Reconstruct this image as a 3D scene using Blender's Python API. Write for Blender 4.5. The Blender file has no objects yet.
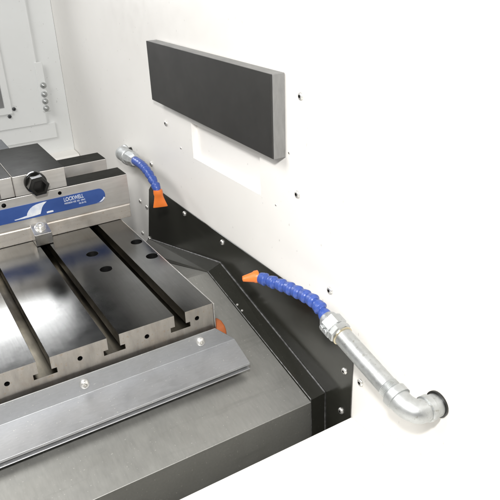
import bpy, bmesh, math, random
from mathutils import Vector, Matrix
random.seed(7)
PI = math.pi
scene = bpy.context.scene
COL = scene.collection

# ------------------------------------------------------------------ materials
def srgb(r, g, b):
    f = lambda c: (c/12.92 if c <= .04045 else ((c+.055)/1.055)**2.4)
    return (f(r), f(g), f(b), 1)

class Mat:
    """small node helper"""
    def __init__(s, name):
        s.m = bpy.data.materials.new(name); s.m.use_nodes = True
        s.nt = s.m.node_tree; s.N = s.nt.nodes; s.L = s.nt.links
        s.b = s.N['Principled BSDF']
        s.tc = s.N.new('ShaderNodeTexCoord')
    def noise(s, scale, detail=4, rough=.55, stretch=(1, 1, 1)):
        mp = s.N.new('ShaderNodeMapping'); mp.inputs['Scale'].default_value = stretch
        s.L.new(s.tc.outputs['Object'], mp.inputs['Vector'])
        n = s.N.new('ShaderNodeTexNoise'); n.inputs['Scale'].default_value = scale
        n.inputs['Detail'].default_value = detail; n.inputs['Roughness'].default_value = rough
        s.L.new(mp.outputs[0], n.inputs['Vector'])
        return n.outputs['Fac']
    def ramp(s, fac, stops):
        r = s.N.new('ShaderNodeValToRGB')
        e = r.color_ramp.elements
        while len(e) < len(stops): e.new(.5)
        for k, (p, c) in enumerate(stops):
            e[k].position = p; e[k].color = c if len(c) == 4 else (*c, 1)
        s.L.new(fac, r.inputs[0]); return r.outputs[0]
    def mix(s, fac, a, b, mode='MIX'):
        n = s.N.new('ShaderNodeMix'); n.data_type = 'RGBA'; n.blend_type = mode
        for sock, v in ((n.inputs['Factor'], fac), (n.inputs['A'], a), (n.inputs['B'], b)):
            pass
        ins = [i for i in n.inputs if i.enabled]
        for sock, v in zip(ins, (fac, a, b)):
            if hasattr(v, 'links'): s.L.new(v, sock)
            else: sock.default_value = v
        return [o for o in n.outputs if o.enabled][0]
    def maprange(s, fac, a, b, c, d):
        n = s.N.new('ShaderNodeMapRange')
        for i, v in zip((1, 2, 3, 4), (a, b, c, d)): n.inputs[i].default_value = v
        s.L.new(fac, n.inputs[0]); return n.outputs[0]
    def set(s, **k):
        for key, v in k.items():
            sock = s.b.inputs[key.replace('_', ' ')]
            if hasattr(v, 'links'): s.L.new(v, sock)
            else: sock.default_value = v
        return s
    def bump(s, fac, strength, dist=.001):
        n = s.N.new('ShaderNodeBump'); n.inputs['Strength'].default_value = strength
        n.inputs['Distance'].default_value = dist
        s.L.new(fac, n.inputs['Height']); s.L.new(n.outputs[0], s.b.inputs['Normal']); return s

def g(v): return (v, v, v, 1)

def paint(name, col, rough=.4, dirt=.06, spec=.4, grime=None):
    m = Mat(name)
    n1 = m.noise(7, 5, .6)
    c = m.mix(m.maprange(n1, .35, .7, 0, dirt), col, (col[0]*.55, col[1]*.52, col[2]*.45, 1))
    sm = m.noise(26, 6, .7, (1, .35, 1))
    c = m.mix(m.maprange(sm, .62, .78, 0, dirt*1.6), c, (.35, .33, .28, 1))
    c = m.mix(m.maprange(m.noise(150, 1.5, .4, (1, 1, .6)), .745, .775, 0, .35), c, (.30, .29, .26, 1))
    m.set(Base_Color=c, Roughness=m.maprange(m.noise(40, 3), .3, .7, rough-.06, rough+.08))
    m.b.inputs['Specular IOR Level'].default_value = spec
    m.bump(m.noise(900, 2), .04, .0004)
    return m.m

def metal(name, base, rough, stretch=(1, 1, 1), scale=120, var=.18, stain=None, stain_amt=.3, rvar=.08, metallic=1.0, bump=.05, spec=.5, streak=False, freckle=None):
    m = Mat(name)
    br = m.noise(scale, 4, .6, stretch)
    lo = tuple(v*(1-var) for v in base[:3])+(1,); hi = tuple(min(1, v*(1+var)) for v in base[:3])+(1,)
    c = m.ramp(br, [(.25, lo), (.75, hi)])
    blot = m.noise(22, 6, .65)
    if stain:
        c = m.mix(m.maprange(blot, .5, .75, 0, stain_amt), c, stain)
    if streak:                                     # sparse wipe marks and dried coolant specks
        st = m.noise(55, 3, .6, (.12, 1, 1))
        c = m.mix(m.maprange(st, .60, .72, 0, .35), c, tuple(v*.72 for v in base[:3])+(1,))
        sp = m.noise(330, 1, .3)
        c = m.mix(m.maprange(sp, .735, .765, 0, .6), c, (.72, .72, .68, 1))
    if freckle:
        c = m.mix(m.maprange(m.noise(210, 3, .6), .60, .70, 0, .8), c, freckle)
    m.set(Base_Color=c, Metallic=metallic, Roughness=m.maprange(m.noise(35, 5, .6), .3, .7, rough-rvar, rough+rvar))
    m.b.inputs['Specular IOR Level'].default_value = spec
    m.bump(br, bump, .0006)
    return m.m

M = {}
M['wall'] = paint('white_enclosure_paint', (.80, .785, .755, 1), .36, .06)
M['wall_grey'] = paint('pale_grey_paint', (.76, .775, .77, 1), .38, .08)
M['pocket'] = paint('bright_white_paint', (.815, .80, .775, 1), .4, .03)
M['sill'] = paint('sill_white_paint', (.84, .83, .80, 1), .4, .03)

m = Mat('black_gloss_sheet')                     # oily black painted sheet with dust specks and wipe marks
wipe = m.noise(9, 6, .65, (1, .5, 1.6))
specks = m.ramp(m.noise(520, 1, .4), [(.735, g(0)), (.77, g(1))])
c = m.mix(m.maprange(wipe, .4, .75, 0, .6), (.018, .018, .0145, 1), (.029, .029, .0235, 1))
c = m.mix(m.maprange(specks, 0, 1, 0, .16), c, (.22, .21, .18, 1))
m.set(Base_Color=c, Roughness=m.maprange(m.noise(14, 6, .7, (1, .4, 2)), .3, .72, .12, .28))
m.b.inputs['Specular IOR Level'].default_value = .55
M['black'] = m.m

m = Mat('edge_worn_sheet')                        # bare folded edge where the black paint is rubbed off
m.set(Base_Color=m.ramp(m.noise(160, 4), [(.30, g(.13)), (.65, g(.42))]), Metallic=.8, Roughness=.4)
M['worn'] = m.m

m = Mat('dark_panel_skin')
c = m.mix(m.maprange(m.noise(11, 5, .6), .35, .7, 0, 1), (.020, .0195, .018, 1), (.029, .028, .026, 1))
m.set(Base_Color=c, Roughness=m.maprange(m.noise(28, 4), .3, .7, .42, .52))
m.bump(m.noise(1400, 2), .12, .0004)
M['panel'] = m.m
M['panel_frame'] = metal('panel_frame_aluminium', (.31, .31, .308), .48, (1, 1, .25), 200, .10, metallic=.9)

# ground steel of the table top: fine scratches along the table, oil bloom
m = Mat('ground_table_steel')
sc1 = m.noise(330, 4, .7, (1, .04, 1)); sc2 = m.noise(240, 4, .7, (.05, 1, 1)); ob = m.noise(9, 6, .6)
c = m.ramp(sc1, [(.3, (.095, .095, .092)), (.7, (.112, .112, .108))])
c = m.mix(m.maprange(ob, .45, .75, 0, .35), c, (.088, .086, .076, 1))
r = m.maprange(m.noise(17, 6, .7), .3, .7, .15, .24)
m.set(Base_Color=c, Metallic=1.0, Roughness=r)
m.bump(m.mix(.5, sc1, sc2), .012, .0004)
M['table'] = m.m
M['table_end'] = metal('milled_casting_face', (.44, .415, .385), .44, (1, 1, .25), 90, .2, stain=(.36, .29, .22, 1), stain_amt=.55, rvar=.07, bump=.12, freckle=(.42, .35, .27, 1))
M['slot'] = metal('oily_slot_steel', (.095, .083, .06), .36, (1, .1, 1), 150, .35, stain=(.05, .045, .03, 1), stain_amt=.8)
M['hole'] = metal('bored_hole_steel', (.05, .05, .05), .5)
M['dark_top'] = metal('dark_upward_steel', (.012, .012, .0095), .38, (.15, 1, 1), 170, .12, stain=(.008, .008, .006, 1), stain_amt=.6, rvar=.07, metallic=0, spec=.03)
M['vise'] = metal('ground_vise_steel', (.73, .71, .68), .38, (.12, 1, 1), 170, .08, stain=(.56, .51, .44, 1), stain_amt=.35, rvar=.05, metallic=.78)
M['vise_base'] = metal('cast_vise_base', (.73, .685, .625), .43, (.2, 1, 1), 110, .12, stain=(.50, .41, .31, 1), stain_amt=.5, metallic=.78, freckle=(.56, .46, .36, 1))
M['vise_grey'] = metal('grey_vise_casting', (.10, .105, .11), .6, metallic=0, spec=.05)
M['clamp'] = metal('bright_clamp_steel', (.66, .65, .63), .33, (1, 1, 1), 140, .1)
M['chrome'] = metal('plated_screw', (.74, .73, .70), .34, scale=60, var=.08, metallic=.75)
M['stainless'] = metal('brushed_grey_sheet', (.47, .47, .445), .52, (1, .06, 1), 260, .07, stain=(.44, .435, .405, 1), stain_amt=.3, rvar=.025, bump=.03, streak=True)
M['apron'] = metal('pale_galvanised_sheet', (.47, .478, .49), .54, (.3, 1, 1), 420, .06, stain=(.42, .415, .41, 1), stain_amt=.45, rvar=.04, bump=.03, streak=True)
M['galv'] = metal('galvanised_pipe', (.52, .535, .535), .52, (1, 1, 1), 140, .10, stain=(.38, .385, .365, 1), stain_amt=.6, freckle=(.36, .36, .33, 1), rvar=.08, metallic=1)
M['brass'] = metal('brass_ring', (.58, .52, .38), .42)
M['blackox'] = metal('black_oxide_steel', (.010, .010, .009), .2, metallic=.0, scale=60)
M['dark'] = metal('dark_gap_casting', (.03, .03, .028), .6, metallic=0)

def plastic(name, col, rough=.32):
    m = Mat(name)
    n = m.noise(60, 4)
    c = m.mix(m.maprange(n, .35, .7, 0, .35), col, tuple(v*.7 for v in col[:3])+(1,))
    m.set(Base_Color=c, Roughness=m.maprange(m.noise(90, 3), .3, .7, rough-.07, rough+.1))
    m.b.inputs['Subsurface Weight'].default_value = 0
    m.bump(m.noise(300, 2), .05, .0005)
    return m.m
M['blue'] = plastic('blue_hose_plastic', (.042, .088, .34, 1), .34)
M['orange'] = plastic('orange_nozzle_plastic', (.76, .185, .030, 1), .42)
M['rust_orange'] = plastic('orange_wiper_rubber', (.42, .115, .030, 1), .55)

m = Mat('blue_label_foil')
c = m.mix(m.maprange(m.noise(14, 5, .6, (1, 1, 2)), .3, .7, 0, 1), (.042, .095, .32, 1), (.062, .130, .40, 1))
m.set(Base_Color=c, Roughness=.36, Metallic=.25); M['label'] = m.m
m = Mat('white_label_print')
m.set(Base_Color=m.ramp(m.noise(70, 3), [(.3, (.55, .62, .75)), (.6, (.80, .82, .85))]), Roughness=.4); M['print'] = m.m
m = Mat('grey_window_pane'); m.set(Base_Color=m.ramp(m.noise(12, 3), [(.3, g(.16)), (.7, g(.22))]), Roughness=.12); M['pane'] = m.m

# ------------------------------------------------------------------ mesh helpers
def link(o, parent=None):
    COL.objects.link(o)
    if parent is not None: o.parent = parent
    return o

def obj(name, bm, mat, parent=None, smooth=False, angle=35, mats=None):
    bmesh.ops.recalc_face_normals(bm, faces=bm.faces)
    me = bpy.data.meshes.new(name); bm.to_mesh(me); bm.free()
    for mm in (mats or [mat]): me.materials.append(M[mm])
    if smooth:
        for p in me.polygons: p.use_smooth = True
        try: me.set_sharp_from_angle(angle=math.radians(angle))
        except Exception: pass
    return link(bpy.data.objects.new(name, me), parent)

def tag(o, label=None, cat=None, group=None, kind=None):
    if label: o['label'] = label
    if cat: o['category'] = cat
    if group: o['group'] = group
    if kind: o['kind'] = kind
    return o

def thing(name, label, cat, group=None, loc=(0, 0, 0)):
    o = bpy.data.objects.new(name, None); o.location = loc; o.empty_display_size = .02
    COL.objects.link(o); return tag(o, label, cat, group)

def bm_box(bm, x0, x1, y0, y1, z0, z1, bevel=0, seg=2):
    vs = [bm.verts.new((x, y, z)) for x in (x0, x1) for y in (y0, y1) for z in (z0, z1)]
    fs = [(0, 1, 3, 2), (4, 6, 7, 5), (0, 4, 5, 1), (2, 3, 7, 6), (0, 2, 6, 4), (1, 5, 7, 3)]
    faces = [bm.faces.new([vs[i] for i in f]) for f in fs]
    if bevel:
        es = list({e for f in faces for e in f.edges})
        bmesh.ops.bevel(bm, geom=es, offset=bevel, segments=seg, profile=.5, affect='EDGES')
    return bm

def box(*a, **k):
    return bm_box(bmesh.new(), *a, **k)

def bm_prism(bm, pts, vec, bevel=0, seg=2):
    """closed polygon pts (3-D) extruded by vec"""
    v = Vector(vec)
    a = [bm.verts.new(p) for p in pts]; b = [bm.verts.new(Vector(p)+v) for p in pts]
    faces = [bm.faces.new(a), bm.faces.new(list(reversed(b)))]
    n = len(pts)
    for i in range(n):
        faces.append(bm.faces.new((a[i], b[i], b[(i+1) % n], a[(i+1) % n])))
    if bevel:
        es = list({e for f in faces for e in f.edges})
        bmesh.ops.bevel(bm, geom=es, offset=bevel, segments=seg, profile=.5, affect='EDGES')
    return bm

def prism(*a, **k):
    return bm_prism(bmesh.new(), *a, **k)

def frame_for(d):
    d = Vector(d).normalized()
    u = d.orthogonal().normalized(); w = d.cross(u).normalized()
    return d, u, w

def bm_lathe(bm, p0, d, prof, n=24, cap0=True, cap1=True, phase=0):
    """profile [(t, r)] swept round axis p0 + t*d"""
    d, u, w = frame_for(d); p0 = Vector(p0)
    rings = []
    for t, r in prof:
        rings.append([bm.verts.new(p0+d*t+(u*math.cos(a)+w*math.sin(a))*r)
                      for a in [2*PI*k/n+phase for k in range(n)]])
    for A, B in zip(rings, rings[1:]):
        for k in range(n):
            bm.faces.new((A[k], A[(k+1) % n], B[(k+1) % n], B[k]))
    if cap0: bm.faces.new(list(reversed(rings[0])))
    if cap1: bm.faces.new(rings[-1])
    return bm

def lathe(*a, **k):
    return bm_lathe(bmesh.new(), *a, **k)

def bm_tube(bm, pts, radii, n=20, caps=True):
    pts = [Vector(p) for p in pts]
    if not hasattr(radii, '__len__'): radii = [radii]*len(pts)
    rings = []; u = None
    for i, p in enumerate(pts):
        t = (pts[min(i+1, len(pts)-1)]-pts[max(i-1, 0)]).normalized()
        u = t.orthogonal().normalized() if u is None else (u-t*u.dot(t)).normalized()
        w = t.cross(u)
        rings.append([bm.verts.new(p+(u*math.cos(a)+w*math.sin(a))*radii[i]) for a in [2*PI*k/n for k in range(n)]])
    for A, B in zip(rings, rings[1:]):
        for k in range(n): bm.faces.new((A[k], A[(k+1) % n], B[(k+1) % n], B[k]))
    if caps:
        bm.faces.new(list(reversed(rings[0]))); bm.faces.new(rings[-1])
    return bm

def catmull(P, n=8):
    P = [Vector(p) for p in P]; P = [2*P[0]-P[1]]+P+[2*P[-1]-P[-2]]
    out = []
    for i in range(1, len(P)-2):
        for k in range(n):
            t = k/n
            a, b, c, d = P[i-1], P[i], P[i+1], P[i+2]
            out.append(.5*((2*b)+(c-a)*t+(2*a-5*b+4*c-d)*t*t+(3*b-a-3*c+d)*t**3))
    out.append(P[-2]); return out

def cut(o, cutters, mat_hole=None):
    """boolean-subtract cutter objects from o and bake the result"""
    for c in cutters:
        md = o.modifiers.new('cut', 'BOOLEAN'); md.operation = 'DIFFERENCE'; md.object = c; md.solver = 'EXACT'
        try: md.material_mode = 'TRANSFER'
        except Exception: pass
    dg = bpy.context.evaluated_depsgraph_get(); dg.update()
    me = bpy.data.meshes.new_from_object(o.evaluated_get(dg))
    o.modifiers.clear(); old = o.data; o.data = me; me.name = o.name
    bpy.data.meshes.remove(old)
    for c in cutters:
        d = c.data; bpy.data.objects.remove(c); bpy.data.meshes.remove(d)
    return o

def text_mesh(name, body, size, mat, parent, origin, ux, uz, thick=.0003, shear=0, sx=1, spacing=1):
    cu = bpy.data.curves.new(name, 'FONT'); cu.body = body; cu.size = size; cu.extrude = thick
    cu.shear = shear; cu.space_character = spacing; cu.offset = size*.012
    t = bpy.data.objects.new(name, cu); COL.objects.link(t)
    dg = bpy.context.evaluated_depsgraph_get(); dg.update()
    me = bpy.data.meshes.new_from_object(t.evaluated_get(dg))
    bpy.data.objects.remove(t); bpy.data.curves.remove(cu)
    ux, uz, o = Vector(ux), Vector(uz), Vector(origin); nn = ux.cross(uz)
    for v in me.vertices:
        x, y, z = v.co; v.co = o+ux*(x*sx)+uz*y+nn*z
    me.materials.clear(); me.materials.append(M[mat])
    return link(bpy.data.objects.new(name, me), parent)

# a button head screw with hex socket: axis n points out of the surface
def screw_bm(p, nrm, r=.0046, h=.0028):
    bm = bmesh.new()
    bm_lathe(bm, p, nrm, [(0, r), (h*.35, r), (h*.75, r*.86), (h, r*.55), (h, r*.42)], 20, cap0=False, cap1=False)
    bm_lathe(bm, Vector(p)+Vector(nrm).normalized()*h, nrm, [(0, r*.42), (-h*.7, r*.40)], 6, cap0=False, cap1=True)
    return bm
def screw(p, nrm, parent, r=.0046, h=.0028, mat='chrome', name='screw'):
    o = obj(name, screw_bm(p, nrm, r, h), None, parent, smooth=True, angle=40, mats=[mat, 'hole'])
    nv = Vector(nrm).normalized()
    for f in o.data.polygons:                      # socket faces coloured dark, shade of the recess put in
        if ((f.center-Vector(p))-nv*(f.center-Vector(p)).dot(nv)).length < r*.43: f.material_index = 1
    return o

# ------------------------------------------------------------------ machine bed under everything
bed = obj('floor', box(-1.2, .62, -.3, 1.95, -.30, -.255), 'dark'); tag(bed, kind='structure')

# ------------------------------------------------------------------ right hand enclosure wall
XW = .48
side = bmesh.new()
Y0, Y1, Z0, Z1 = -.12, 1.85, -.255, .462
ry0, ry1, rz0, rz1 = .7876, 1.0225, .1396, .206
def quadx(bm, x, y0, y1, z0, z1):
    return bm.faces.new([bm.verts.new(c) for c in ((x, y0, z0), (x, y1, z0), (x, y1, z1), (x, y0, z1))])
for a, b, c, d in ((Y0, ry0, Z0, Z1), (ry1, Y1, Z0, Z1), (ry0, ry1, Z0, rz0), (ry0, ry1, rz1, Z1)):
    quadx(side, XW, a, b, c, d)
for loop in (((Y0, Z0), (Y1, Z0)), ((Y1, Z0), (Y1, Z1)), ((Y1, Z1), (Y0, Z1)), ((Y0, Z1), (Y0, Z0))):
    (a, b), (c, d) = loop
    side.faces.new([side.verts.new(p) for p in ((XW, a, b), (XW, c, d), (XW+.03, c, d), (XW+.03, a, b))])
quadx(side, XW+.03, Y0, Y1, Z0, Z1)
bmesh.ops.remove_doubles(side, verts=side.verts, dist=1e-5)
wall = obj('enclosure_wall', side, 'wall')
tag(wall, 'cream white painted machine wall carrying the dark panel, both hoses and rows of small screws', 'wall')
# shallow bright pocket under the dark panel
pk = bmesh.new(); dpt = .012
quadx(pk, XW+dpt, ry0, ry1, rz0, rz1)
for (a, b), (c, d) in (((ry0, rz0), (ry1, rz0)), ((ry1, rz0), (ry1, rz1)), ((ry1, rz1), (ry0, rz1)), ((ry0, rz1), (ry0, rz0))):
    pk.faces.new([pk.verts.new(p) for p in ((XW, a, b), (XW, c, d), (XW+dpt, c, d), (XW+dpt, a, b))])
bmesh.ops.remove_doubles(pk, verts=pk.verts, dist=1e-5)
obj('pocket', pk, 'pocket', wall)
# front sheet of the wall, lapped a millimetre over the rear one
obj('front_sheet', box(XW-.0012, XW-.00005, Y0, .698, -.25, Z1-.002, bevel=.0004, seg=1), 'wall', wall)
for (y, z, r) in ((.6769, .3132, .0052), (.6854, .174, .0056), (.6069, .0551, .0056), (.5345, -.0576, .0056)):
    screw((XW-.0012, y, z), (-1, 0, 0), wall, r, .0034)
for (y, z, r) in ((.7445, .1377, .0018), (1.1346, .1813, .0056), (1.0749, .1458, .0024), (1.2362, .0706, .0056),
                  (1.3343, -.0471, .0052), (1.344, -.134, .0052), (.7075, .2287, .0022)):
    screw((XW, y, z), (-1, 0, 0), wall, r, r*.6)

# ------------------------------------------------------------------ dark panel hung on the wall
pan = thing('wall_panel', 'large dark grey rectangular panel with pale metal end fixed high on the white wall', 'panel', loc=(XW, .93, .225))
def rel(root, pts): return [Vector(p)-Vector(root.location) for p in pts]
xa = .4572
def panel_poly(x, i):  # z of lower edge falls very slightly towards the viewer
    return [(x, .7147+i, .2209+i), (x, 1.1395-i, .2292+i), (x, 1.1395-i, .338), (x, .7147+i, .338)]
bmf = prism(rel(pan, panel_poly(xa+.0016, 0)), (XW-.0015-xa-.0016, 0, 0), bevel=.0006, seg=2)
obj('panel_frame', bmf, 'panel_frame', pan)
bmf = prism(rel(pan, panel_poly(xa, .0009)), (.0016, 0, 0), bevel=.0004, seg=1)
obj('face_sheet', bmf, 'panel', pan)

# ------------------------------------------------------------------ far enclosure wall with its window frame
YB = 1.85
bw = obj('enclosure_wall', box(-.9, XW-.0005, YB, YB+.03, -.25, .46), 'wall_grey')
tag(bw, 'pale grey far machine wall behind the vise with stepped sheets and dome nuts', 'wall')
# stepped door sheet with window opening (frame of four boxes)
fr = bmesh.new()
wx0, wx1, wz0, wz1 = -.16, .3050, .1045, .40
pts = [(-.9, wx0, .0447, .455), (wx1, .4115, .0447, .455), (wx0, wx1, .0447, wz0), (wx0, wx1, wz1, .455)]
for a, b, c, d in pts: bm_box(fr, a, b, YB-.008, YB-.0005, c, d)
bmesh.ops.remove_doubles(fr, verts=fr.verts, dist=1e-5)
obj('door_sheet', fr, 'wall_grey', bw)
wf = bmesh.new(); t = .017
for a, b, c, d in ((wx0-t, wx0, wz0-t, wz1+t), (wx1, wx1+t, wz0-t, wz1+t), (wx0, wx1, wz0-t, wz0), (wx0, wx1, wz1, wz1+t)):
    bm_box(wf, a, b, YB-.0125, YB-.0082, c, d)
wfo = obj('window_frame', wf, 'wall_grey', bw)
obj('window_pane', box(wx0-.002, wx1+.002, YB-.004, YB-.0006, wz0-.002, wz1+.002), 'pane', wfo)
obj('lower_sheet', box(-.9, .4345, YB-.005, YB-.0005, -.0015, .0437, bevel=.001), 'wall_grey', bw)
lp = [(-.9, YB-.0003, -.047), (-.9, YB-.045, -.050), (-.9, YB-.052, -.056), (-.9, YB-.052, -.25), (-.9, YB-.0003, -.25)]
obj('ledge', prism(lp, (.9+XW-.002, 0, 0)), 'wall', bw)
obj('hinge_strip', box(.4050, .4265, YB-.0115, YB-.0082, .079, .215, bevel=.001), 'wall_grey', bw)
for (x, z) in ((.4186, .1520), (.4167, .1274), (.4161, .1080), (.4154, .0885)):
    obj('dome_nut', lathe((x, YB-.0115, z), (0, -1, 0), [(0, .0085), (.003, .0085), (.0032, .0070), (.0068, .0060), (.0092, .0035), (.0098, .0005)], 20, cap0=False), 'galv', bw, smooth=True)
for (x, z) in ((.3290, .0985), (.3135, .0800)):
    screw((x, YB-.0082, z), (0, -1, 0), bw, .0052, .004, mat='vise_grey')

# ------------------------------------------------------------------ black splash plate on the right wall
px = .4770
outl = [(1.2452, .0205), (.600, .0205), (.580, .0165), (.564, .007), (.5545, -.008), (.551, -.024), (.551, -.250), (1.3345, -.250), (1.2635, .004)]
plate = thing('splash_plate', 'long glossy black sheet plate screwed along the foot of the white wall', 'plate', loc=(px, .93, -.172))
obj('sheet', prism(rel(plate, [(px, y, z) for y, z in outl]), (.0015, 0, 0), bevel=.0004, seg=1), 'black', plate)
for (y, z) in ((1.078, .0095), (.9212, .0070), (.5672, -.058), (.5717, -.1337), (1.2860, -.0457), (1.2935, -.1286), (.760, .0065)):
    if abs(y-.76) < .001: continue
    o = screw((px-.47699, y-.93, z+.172), (-1, 0, 0), plate, .0052, .0034)
    o.location.x = 0
    o.data.transform(Matrix.Translation((-.00005, 0, 0)))

# ------------------------------------------------------------------ black guard strip along the plate (hump profile) with worn folded edge
gd = thing('chip_guard', 'narrow black folded guard strip rising to a hump between grey tray and black plate', 'guard', loc=(.465, .61, -.17))
xa_, xb_ = .4765, .4500
prof_a = [(1.300, -.1315), (.934, -.0407), (.611, -.1265)]      # against the plate
prof_b = [(1.300, -.1550), (.934, -.0512), (.611, -.1276)]      # free edge
gb = bmesh.new()
A = [gb.verts.new(Vector((xa_, y, z))-gd.location) for y, z in prof_a]+[gb.verts.new(Vector((xa_, .6095, -.21))-gd.location)]
B = [gb.verts.new(Vector((xb_ if i else .4500, y, z))-gd.location) for i, (y, z) in enumerate(prof_b)]+[gb.verts.new(Vector((xb_, .6095, -.21))-gd.location)]
for i in range(3): gb.faces.new((A[i], A[i+1], B[i+1], B[i]))
# inner flange hanging from the free edge
Cc = [gb.verts.new(Vector((xb_+.0005, y, z))-gd.location) for y, z in ((1.300, -.20), (.934, -.0800), (.611, -.21))]
gb.faces.new((B[0], B[1], Cc[1], Cc[0])); gb.faces.new((B[1], B[2], Cc[2], Cc[1]))
gob = obj('sheet', gb, 'black', gd)
md = gob.modifiers.new('thick', 'SOLIDIFY'); md.thickness = .0016; md.offset = 0
md = gob.modifiers.new('bev', 'BEVEL'); md.width = .0009; md.segments = 2; md.limit_method = 'ANGLE'
# worn seam along the plate
sb = bmesh.new()
bm_tube(sb, [Vector((xa_-.0003, y, z+.0009))-gd.location for y, z in prof_a]+[Vector((xa_-.0003, .6085, -.21))-gd.location], .0013, 8)
obj('worn_edge', sb, 'worn', gd, smooth=True)
sb = bmesh.new()
bm_tube(sb, [Vector((xb_-.0002, y, z+.0006))-gd.location for y, z in prof_b[1:]]+[Vector((xb_-.0002, .6082, -.21))-gd.location], .0008, 8)
obj('worn_edge', sb, 'worn', gd, smooth=True)
sl = (prof_b[1][1]-prof_b[2][1])/(prof_b[1][0]-prof_b[2][0])
for y in (.834, .818):
    z = prof_b[2][1]+sl*(y-.611)
    obj('rivet', lathe(Vector((xb_+.004, y, z+.0012))-gd.location, (0, -.2, 1), [(0, .0026), (.0008, .0024), (.0014, .0012)], 14, cap0=False), 'chrome', gd, smooth=True)
# ------------------------------------------------------------------ grey way cover: hump-shaped sheet, lower at both ends
wc = thing('way_cover', 'plain grey sheet metal way cover sloping down from a hump beside the table', 'way cover', loc=(.1, .61, -.18))
wb = bmesh.new()
def W(p): return wb.verts.new(Vector(p)-wc.location)
r0 = [W((-.85, 1.30, -.170)), W((.4488, 1.30, -.170))]
r1 = [W((-.85, .9345, -.0530)), W((.4488, .9345, -.0530))]
r2 = [W((-.85, .6095, -.1310)), W((.4488, .6095, -.1310))]
wb.faces.new((r0[0], r0[1], r1[1], r1[0])); wb.faces.new((r1[0], r1[1], r2[1], r2[0]))
r3 = [W((-.85, .6085, -.21)), W((.4488, .6085, -.21))]
wb.faces.new((r2[0], r2[1], r3[1], r3[0]))
wco = obj('sheet', wb, 'stainless', wc)
md = wco.modifiers.new('thick', 'SOLIDIFY'); md.thickness = .0015; md.offset = 0
md = wco.modifiers.new('bev', 'BEVEL'); md.width = .0012; md.segments = 3; md.limit_method = 'ANGLE'

# ------------------------------------------------------------------ white front sill of the enclosure
sill = obj('enclosure_sill', box(-.9, .4786, -.12, .5500, -.25, -.1300, bevel=.002), 'sill')
tag(sill, 'plain white painted sill of the machine enclosure in front of the grey sheet metal', 'sill')

# ------------------------------------------------------------------ machine table with T-slots
TY0, TY1, TX0, TX1, TZ = .7534, 1.42, -.42, .3664, -.0460
centres = [.3103, .2055, .1061, .0017, -.1030, -.2075, -.312]
prof = [(TX1, 0)]
for c in centres:
    h, w2 = .0090, .0162
    prof += [(c+h, 0), (c+h, -.0195), (c+w2, -.0195), (c+w2, -.0275), (c-w2, -.0275), (c-w2, -.0195), (c-h, -.0195), (c-h, 0)]
prof += [(TX0, 0), (TX0, TZ), (TX1, TZ)]
tb = bmesh.new()
a = [tb.verts.new((x, TY0, z)) for x, z in prof]; b = [tb.verts.new((x, TY1, z)) for x, z in prof]
f0 = tb.faces.new(a); f0.material_index = 1
f1 = tb.faces.new(list(reversed(b))); f1.material_index = 1
n = len(prof)
for i in range(n):
    f = tb.faces.new((a[i], b[i], b[(i+1) % n], a[(i+1) % n]))
    (xA, zA), (xB, zB) = prof[i], prof[(i+1) % n]
    f.material_index = 0 if (zA == 0 and zB == 0) else (1 if (xA == xB and xA in (TX0, TX1)) or (zA == TZ and zB == TZ) else 2)
tbl = obj('machine_table', tb, None, mats=['table', 'table_end', 'slot', 'hole'])
tag(tbl, 'ground steel machine table with long T-slots, dark holes and a milled end face', 'machine table')
cutters = []
def cyl_cutter(p, d, r, l, mat='hole', n=28):
    o = obj('cutter', lathe(Vector(p)-Vector(d).normalized()*.002, d, [(0, r), (l+.002, r)], n), mat); cutters.append(o); return o
for (x, y) in ((.3530, 1.0297), (.3536, .9579), (.2675, 1.0288), (.2682, .9578)):
    cyl_cutter((x, y, 0), (0, 0, -1), .0108, .030)
for (x, z) in ((.0558, -.0188), (.1553, -.0180), (.2558, -.0195), (.3384, -.0175)):
    cyl_cutter((x, TY0, z), (0, 1, 0), .0036, .016, n=18)
cut(tbl, cutters)
md = tbl.modifiers.new('bev', 'BEVEL'); md.width = .0007; md.segments = 2; md.limit_method = 'ANGLE'; md.angle_limit = math.radians(50)
# thin side plate on the right flank of the table
obj('side_plate', box(TX1+.0004, TX1+.0026, TY0-.0010, TY1, TZ+.0005, -.0012, bevel=.0004, seg=1), 'clamp', tbl)

# orange wiper behind the table corner
wp = obj('wiper', prism([(.371, .800, -.105), (.371, .766, -.105), (.371, .764, -.068), (.371, .770, -.059), (.371, .782, -.055), (.371, .797, -.058)], (.0235, 0, 0), bevel=.004, seg=3), 'rust_orange', smooth=True)
tag(wp, 'rusty orange rubber wiper poking out behind the corner of the steel table', 'wiper')

# ------------------------------------------------------------------ sheet metal apron under the table end
ap = thing('table_apron', 'pale grey folded sheet metal apron bolted below the end face of the table', 'apron', loc=(.1, .745, -.09))
yA = .7450
ab = bmesh.new()
def Aq(p): return ab.verts.new(Vector(p)-ap.location)
top = [Aq((-.85, yA, -.0405)), Aq((.3640, yA, -.0405)), Aq((.3958, yA, -.0718))]
bot = [Aq((-.85, yA-.0005, -.0728)), Aq((.3962, yA-.0005, -.0728))]
ab.faces.new((bot[0], bot[1], top[2], top[1], top[0]))
low = [Aq((-.85, .6935, -.0868)), Aq((.3935, .6935, -.0868))]
ab.faces.new((low[0], low[1], bot[1], bot[0]))
lip = [Aq((-.85, .6930, -.0900)), Aq((.3932, .6930, -.0900))]
ab.faces.new((lip[0], lip[1], low[1], low[0]))
apo = obj('sheet', ab, 'apron', ap)
md = apo.modifiers.new('thick', 'SOLIDIFY'); md.thickness = .0015; md.offset = 0
md = apo.modifiers.new('bev', 'BEVEL'); md.width = .0014; md.segments = 3; md.limit_method = 'ANGLE'
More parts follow.
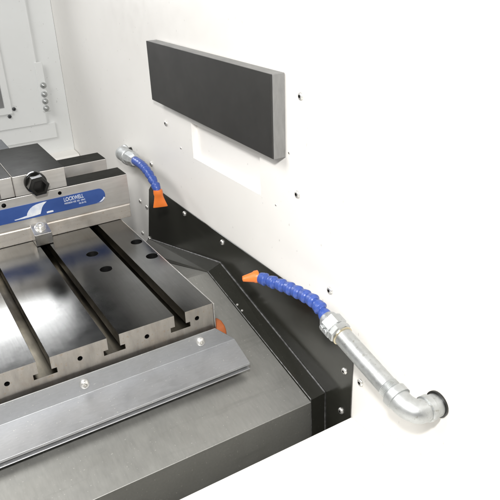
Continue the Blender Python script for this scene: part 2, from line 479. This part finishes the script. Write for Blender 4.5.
# second folded edge just beneath
sb = bmesh.new()
lo2 = prism([Vector(p)-ap.location for p in ((-.85, .700, -.0925), (-.85, .6905, -.0948), (-.85, .6905, -.0962), (-.85, .700, -.0940))], (.85+.392, 0, 0), bevel=.0004, seg=1)
sb.free(); obj('lower_fold', lo2, 'apron', ap)
for (x, z) in ((.3363, -.0537), (.1526, -.0545), (-.03, -.0545), (-.22, -.0545)):
    bmx = lathe(Vector((x, yA-.0008, z))-ap.location, (0, -1, 0), [(0, .0068), (.0035, .0068), (.0052, .0056), (.0060, .0038), (.0060, .0028)], 22, cap0=False, cap1=False)
    bm_lathe(bmx, Vector((x, yA-.0068, z))-ap.location, (0, -1, 0), [(0, .0028), (-.0035, .0026)], 6, cap0=False)
    obj('bolt', bmx, 'chrome', ap, smooth=True, angle=40)

# ------------------------------------------------------------------ machine vise
def darken_top(o):  # darkness of upward faces is put into their colour; sides stay bright
    o.data.materials.append(M['dark_top']); k = len(o.data.materials)-1
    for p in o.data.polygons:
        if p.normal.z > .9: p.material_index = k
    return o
vx0 = -.10
vz = thing('machine_vise', 'steel machine vise with blue maker plate and black hex drive sitting on the table', 'vise', loc=(.15, 1.15, 0))
def V(bm, name, mat, **k):
    bm.transform(Matrix.Translation(-vz.location)); return obj(name, bm, mat, vz, **k)
def VP(p): return Vector(p)-vz.location
base = [(1.150, .0003), (1.150, .0265), (1.1515, .0288), (1.327, .0288), (1.327, .0003)]
V(prism([(vx0, y, z) for y, z in base], (.3905-vx0, 0, 0), bevel=.0009), 'base', 'vise_base')
# thin ledge line where base meets table
rail_y = ((1.1515, 1.2030), (1.2720, 1.3275))
rails = []
for k, (a, b) in enumerate(rail_y):
    rails.append(V(box(vx0, .3925, a, b, .0290, .0908, bevel=.0011), 'rail', 'vise'))
cutters = []
for (x, z, r) in ((.2572, .0812, .0036), (.1545, .0804, .0042), (.03, .0804, .0042)):
    o = cyl_cutter((x, 1.1515, z), (0, 1, 0), r, .012, n=18)
rails[0].data.materials.append(M['hole'])
for o in rails: darken_top(o)
# rails are children: move cutters with them
bpy.context.view_layer.update()
cut(rails[0], cutters)
V(box(vx0, .385, 1.2035, 1.2715, .0290, .044), 'channel_floor', 'vise_base')
# screw running in the channel
sp = []
for i in range(60):
    sp += [(i*.0045, .0105), (i*.0045+.002, .0122), (i*.0045+.0040, .0105)]
V(lathe((.10, 1.2375, .0640), (1, 0, 0), sp, 20), 'lead_screw', 'vise_grey', smooth=True, angle=60)
darken_top(V(box(.1785, .2735, 1.1520, 1.3450, .0911, .1298, bevel=.0012), 'jaw', 'vise'))
darken_top(V(box(-.09, .1778, 1.1545, 1.3450, .0911, .1294, bevel=.0012), 'jaw_carrier', 'vise'))
V(box(-.09, .2170, 1.3470, 1.4320, .0600, .1285, bevel=.002), 'rear_block', 'vise_grey')
V(box(.1520, .1530, 1.1538, 1.1546, .0925, .1280), 'joint_line', 'hole')
# hex drive: round boss and hexagonal sleeve with a deep hex bore
hx = (.2165, 1.152, .1130)
V(lathe(hx, (0, -1, 0), [(0, .0200), (.010, .0200), (.0115, .0190), (.0115, .0120)], 32, cap0=False), 'drive_boss', 'blackox', smooth=True)
hb = bmesh.new()
bm_lathe(hb, (hx[0], hx[1]-.0115, hx[2]), (0, -1, 0), [(0, .0185), (.0200, .0190), (.0215, .0180), (.0215, .0125), (.008, .0122)], 6, cap0=False, phase=.32)
V(hb, 'hex_drive', 'blackox')
# blue maker plate on the front rail
lz0, lz1 = .0447, .0735
lab = [(-.055, lz0)]
xr = .3431-.0125
for k in range(17):
    an = -PI/2+PI*k/16
    lab.append((xr+.0125*math.cos(an), (lz0+lz1)/2+(lz1-lz0)/2*math.sin(an)))
for k in range(17):
    an = PI/2+PI*k/16
    lab.append((-.055+.0125*math.cos(an), (lz0+lz1)/2+(lz1-lz0)/2*math.sin(an)))
lab = lab[1:]
plate_o = V(prism([(x, 1.1513, z) for x, z in lab], (0, -.0009, 0)), 'maker_plate', 'label')
yl = 1.1502
def print_poly(name, pts):
    b = prism([VP((x, yl, z)) for x, z in pts], (0, -.0003, 0)); return obj(name, b, 'print', plate_o)
print_poly('crescent_logo', [(.1667, .0492), (.1761, .0500), (.1901, .0520), (.1915, .0560), (.1945, .0605), (.1985, .0645), (.2040, .0678), (.2105, .0698), (.2180, .0708), (.2250, .0715), (.2302, .0712), (.2240, .0665), (.2200, .0615), (.2175, .0555), (.2150, .0496), (.2040, .0486), (.1926, .0480), (.1684, .0478)])
print_poly('corner_mark', [(.3245, .0456), (.3290, .0461), (.3370, .0514), (.3400, .0553), (.3418, .0530), (.3385, .0490), (.3340, .0462)])
print_poly('dash_mark', [(.2268, .0512), (.2292, .0512), (.2296, .0518), (.2318, .0514), (.2350, .0516), (.2392, .0513), (.2392, .0482), (.2268, .0480)])
text_mesh('maker_lettering', 'LOCKWELL', .0108, 'print', plate_o, VP((.2618, yl, .0630)), (1, 0, 0), (0, 0, 1), sx=.70, spacing=.98)
text_mesh('maker_lettering', 'PRECISION VISE  NO.  HPAC', .0044, 'print', plate_o, VP((.2622, yl, .0572)), (1, 0, 0), (0, 0, 1), sx=.70, spacing=1.05)
text_mesh('maker_lettering', '06-20-92', .0044, 'print', plate_o, VP((.2895, yl, .0517)), (1, 0, 0), (0, 0, 1), sx=.85, spacing=1.05)

# ------------------------------------------------------------------ hold-down clamp on the vise ledge
cl = thing('clamp_block', 'small bright steel clamp block with cap screw holding the vise base to the table', 'clamp', loc=(.207, 1.117, 0))
def K(bm, name, mat, **k):
    bm.transform(Matrix.Translation(-cl.location)); return obj(name, bm, mat, cl, **k)
kp = [(1.1170, .0004), (1.1170, .0226), (1.1470, .0330), (1.1495, .0338), (1.1495, .0060), (1.1440, .0004)]
kp = [(1.1170, .0004), (1.1170, .0232), (1.1495, .0330), (1.1495, .0004)]
K(prism([(.1910, y, z) for y, z in kp], (.0315, 0, 0), bevel=.0012), 'block', 'clamp')
nv = Vector((0, -.29, 1)).normalized(); pc = Vector((.2070, 1.1360, .0290))
K(lathe(pc-nv*.001, nv, [(0, .0108), (.0018, .0108), (.0022, .0100)], 26, cap0=False), 'washer', 'chrome', smooth=True, angle=30)
cs = lathe(pc+nv*.0012, nv, [(0, .0082), (.0045, .0082), (.0058, .0072), (.0058, .0040)], 26, cap0=False, cap1=False)
bm_lathe(cs, pc+nv*.007, nv, [(0, .0040), (-.0045, .0038)], 6, cap0=False)
K(cs, 'cap_screw', 'chrome', smooth=True, angle=35)
# ------------------------------------------------------------------ coolant lines
def hose(root, pts, pitch, r, seg_name='hose_segment'):
    """ball-and-socket hose: each bead its own mesh"""
    P = catmull(pts, 12); L = [0]
    for a, b in zip(P, P[1:]): L.append(L[-1]+(b-a).length)
    nseg = max(2, round(L[-1]/pitch)); q = L[-1]/nseg
    def at(s):
        s = max(0, min(L[-1], s))
        for i in range(len(P)-1):
            if s <= L[i+1]+1e-9:
                return P[i].lerp(P[i+1], (s-L[i])/max(1e-9, L[i+1]-L[i]))
        return P[-1]
    for k in range(nseg):
        a, b = at(k*q), at((k+1)*q); d = b-a; l = d.length
        pr = [(-.18*l, r*.66), (-.05*l, r*.80), (.0*l, r*.99), (.03*l, r*1.04), (.16*l, r*1.04), (.20*l, r*.99), (.40*l, r*.97), (.56*l, r*.90), (.70*l, r*.80),
              (.78*l, r*.68), (.84*l, r*.62), (.92*l, r*.62), (1.0*l, r*.70), (1.04*l, r*.70)]
        bm = lathe(a-root.location, d, pr, 26)
        obj(seg_name, bm, 'blue', root, smooth=True, angle=50)
    return at(L[-1]-.004), at(L[-1])

# near line: elbow on the wall, galvanised pipe, square valve coupling, hose, round orange tip
n1 = thing('coolant_nozzle', 'long blue jointed coolant hose with round orange tip on a galvanised pipe by the front', 'coolant nozzle', group='coolant hoses', loc=(.478, .400, 0))
def N1(bm, name, mat, **k):
    bm.transform(Matrix.Translation(-n1.location)); return obj(name, bm, mat, n1, **k)
pA, pB = Vector((.440, .4095, .0033)), Vector((.440, .5330, .0372))
du = (pB-pA).normalized()
N1(bm_tube(bmesh.new(), [pA+du*.012, pB+du*.004], .0126, 32), 'pipe', 'galv', smooth=True)
# elbow: bend from wall to pipe
el = catmull([(.4760, .3985, -.0010), (.4620, .3990, .0000), (.4480, .4010, .0008), pA+du*.004, pA+du*.022], 6)
N1(bm_tube(bmesh.new(), el, .0142, 28), 'elbow', 'galv', smooth=True)
N1(lathe(pA+du*.014, du, [(0, .0145), (.0005, .0162), (.010, .0162), (.0110, .0150)], 30), 'elbow_band', 'galv', smooth=True, angle=30)
N1(lathe((.4575, .3990, .0003), (1, 0, 0), [(0, .0146), (.001, .0160), (.008, .0160), (.009, .0150)], 28), 'elbow_band', 'galv', smooth=True, angle=30)
N1(lathe((.4665, .3987, -.0005), (1, 0, 0), [(.0095, .0142), (.0098, .0166), (.0122, .0166)], 30), 'dark_ring', 'blackox', smooth=True, angle=30)  # thin black ring where the elbow meets the wall
th = []
for k in range(7): th += [(k*.0016, .0126), (k*.0016+.0008, .0133)]
N1(lathe(pA+du*.0245, du, th+[(.0112, .0126)], 28), 'pipe_thread', 'galv', smooth=True, angle=25)
# brass ring, reducer, square coupling body
N1(lathe(pB-du*.004, du, [(0, .0130), (.0006, .0143), (.0022, .0143), (.0028, .0134)], 28), 'brass_ring', 'brass', smooth=True, angle=30)
N1(lathe(pB, du, [(0, .0142), (.0015, .0160), (.0075, .0160), (.0090, .0145)], 8, phase=.3), 'lock_nut', 'galv')
q0 = pB+du*.0085
cb = bmesh.new()
bm_lathe(cb, q0, du, [(0, .0150), (.0010, .0165), (.0160, .0165), (.0172, .0150)], 6, phase=.15)
N1(cb, 'coupling', 'galv')
N1(lathe(q0+du*.0165, du, [(0, .0135), (.0050, .0128), (.0075, .0110), (.0095, .0095)], 26), 'hose_barb', 'galv', smooth=True, angle=30)
nn = du.cross(Vector((1, 0, 0))).normalized()
up = -nn if nn.z < 0 else nn
for s in (.0045, .0125):
    pp = q0+du*s-Vector((1, 0, 0))*.0140
    N1(lathe(pp, (-1, 0, .15), [(0, .0038), (.0035, .0038), (.0042, .0028)], 6), 'set_screw', 'galv')
ta, tb_ = hose(n1, [q0+du*.0225, (.4410, .5880, .0560), (.4400, .6180, .0552), (.4365, .6510, .0527), (.4285, .6830, .0504), (.4190, .7060, .0510)], .0172, .0093)
dt = Vector((-.020, .0075, -.0010)).normalized()
N1(lathe(tb_-dt*.003, dt, [(0, .0082), (.0010, .0094), (.0060, .0092), (.0090, .0075), (.0240, .0042), (.0245, .0030), (.012, .0024)], 26, cap0=True), 'nozzle_tip', 'orange', smooth=True, angle=40)

# far line: wall elbow, coupling, hose, flat fan tip
n2 = thing('coolant_nozzle', 'short blue coolant hose with flat orange fan tip hanging from the wall beside the vise', 'coolant nozzle', group='coolant hoses', loc=(.480, 1.39, .06))
def N2(bm, name, mat, **k):
    bm.transform(Matrix.Translation(-n2.location)); return obj(name, bm, mat, n2, **k)
N2(lathe((.4795, 1.385, .0590), (-1, -.25, .08), [(0, .0190), (.006, .0190), (.0085, .0165), (.016, .0160)], 30), 'wall_flange', 'galv', smooth=True, angle=35)
N2(lathe((.4795, 1.352, .0740), (-1, 0, 0), [(0, .0062), (.006, .0062), (.008, .0045)], 16), 'shadow_stub', 'blackox', smooth=True, angle=35)  # black stub standing in for the fitting's shadow on the wall
N2(bm_tube(bmesh.new(), catmull([(.4670, 1.380, .0600), (.4580, 1.350, .0700), (.4500, 1.315, .0768), (.4450, 1.280, .0815)], 6), [.0165]*12+[.0150]*7, 28), 'elbow', 'galv', smooth=True)
d2 = (Vector((.4365, 1.1960, .0930))-Vector((.4450, 1.2800, .0815))).normalized()
N2(lathe((.4455, 1.285, .0808), d2, [(0, .0150), (.001, .0172), (.012, .0172), (.013, .0160)], 26), 'collar', 'galv', smooth=True, angle=30)
N2(lathe((.4441, 1.271, .0827), d2, [(0, .0135), (.002, .0155), (.036, .0155), (.040, .0140), (.050, .0115)], 8), 'coupling', 'galv')
ta, tb_ = hose(n2, [(.4395, 1.224, .0895), (.4355, 1.1900, .0935), (.4320, 1.1610, .0957), (.4285, 1.1260, .0920), (.4270, 1.1010, .0830), (.4262, 1.0870, .0755), (.4258, 1.0795, .0672)], .0175, .0086)
# fan tip: round neck flaring into a flat blade
ft = bmesh.new(); d = Vector((0, -.16, -1)).normalized()
side_v = Vector((.88, -.47, .0)).normalized(); side_v = (side_v-d*side_v.dot(d)).normalized(); thin = d.cross(side_v)
rings = []
for t, a_, b_ in ((-.004, .0085, .0085), (.002, .0092, .0092), (.007, .0084, .0070), (.013, .0095, .0052), (.021, .0118, .0034), (.029, .0142, .0026), (.030, .0139, .0020)):
    c = tb_+d*t
    rings.append([ft.verts.new(c+side_v*(math.copysign(abs(math.cos(q))**.8, math.cos(q))*a_)+thin*(math.copysign(abs(math.sin(q))**.8, math.sin(q))*b_)) for q in [2*PI*k/28 for k in range(28)]])
for A_, B_ in zip(rings, rings[1:]):
    for k in range(28): ft.faces.new((A_[k], A_[(k+1) % 28], B_[(k+1) % 28], B_[k]))
ft.faces.new(list(reversed(rings[0]))); ft.faces.new(rings[-1])
N2(ft, 'nozzle_tip', 'orange', smooth=True, angle=45)

# ------------------------------------------------------------------ light: flash just above the lens, broad fill lamp added overhead, dim hall beyond
def lamp(name, shape, size, energy, col, loc, target, spread=180):
    d = bpy.data.lights.new(name, 'AREA'); d.shape = shape; d.energy = energy; d.color = col
    d.size = size[0]; d.spread = math.radians(spread)
    if shape == 'RECTANGLE': d.size_y = size[1]
    o = bpy.data.objects.new(name, d); COL.objects.link(o); o.location = loc
    o.rotation_euler = (Vector(target)-Vector(loc)).to_track_quat('-Z', 'Y').to_euler(); return o
lamp('flash_lamp', 'DISK', (.07,), 12.5, (1, .985, .965), (-.01, .06, .67), (.33, 1.1, 0))
lamp('fill_lamp', 'DISK', (1.1,), 27, (1, .985, .96), (-.90, .95, 1.50), (.4, 1.0, 0))  # added fill that lifts the rear walls, not a known fixture

# work lamp of the machine, high at the far end: gives the bright bloom on the table
lamp('work_lamp', 'RECTANGLE', (.50, .15), 1.3, (.97, .98, 1), (.11, 1.79, .475), (.12, .88, 0), 95)

w = bpy.data.worlds.new('World'); scene.world = w; w.use_nodes = True
bg = w.node_tree.nodes['Background']; bg.inputs[0].default_value = (.9, .95, 1, 1); bg.inputs[1].default_value = .05

# ------------------------------------------------------------------ camera
cd = bpy.data.cameras.new('camera'); cam = bpy.data.objects.new('camera', cd); COL.objects.link(cam)
cd.sensor_width = 36; cd.lens = 36*632/500; cd.clip_start = .01; cd.clip_end = 100
R = Vector((.8555, -.5165, -.0361)); D = Vector((-.2564, -.362, -.8962)); F = Vector((.4498, .776, -.4422))
F.normalize(); R = (R-F*R.dot(F)).normalized(); U = R.cross(F)
mw = Matrix(((R.x, U.x, -F.x, 0), (R.y, U.y, -F.y, 0), (R.z, U.z, -F.z, .5), (0, 0, 0, 1)))
cam.matrix_world = mw
scene.camera = cam
scene.render.resolution_x = scene.render.resolution_y = 1024
vs = scene.view_settings
vs.view_transform = 'Standard'; vs.look = 'None'; vs.exposure = 0; vs.gamma = 1; vs.use_curve_mapping = False
scene.cycles.use_denoising = True
scene.cycles.max_bounces = 10
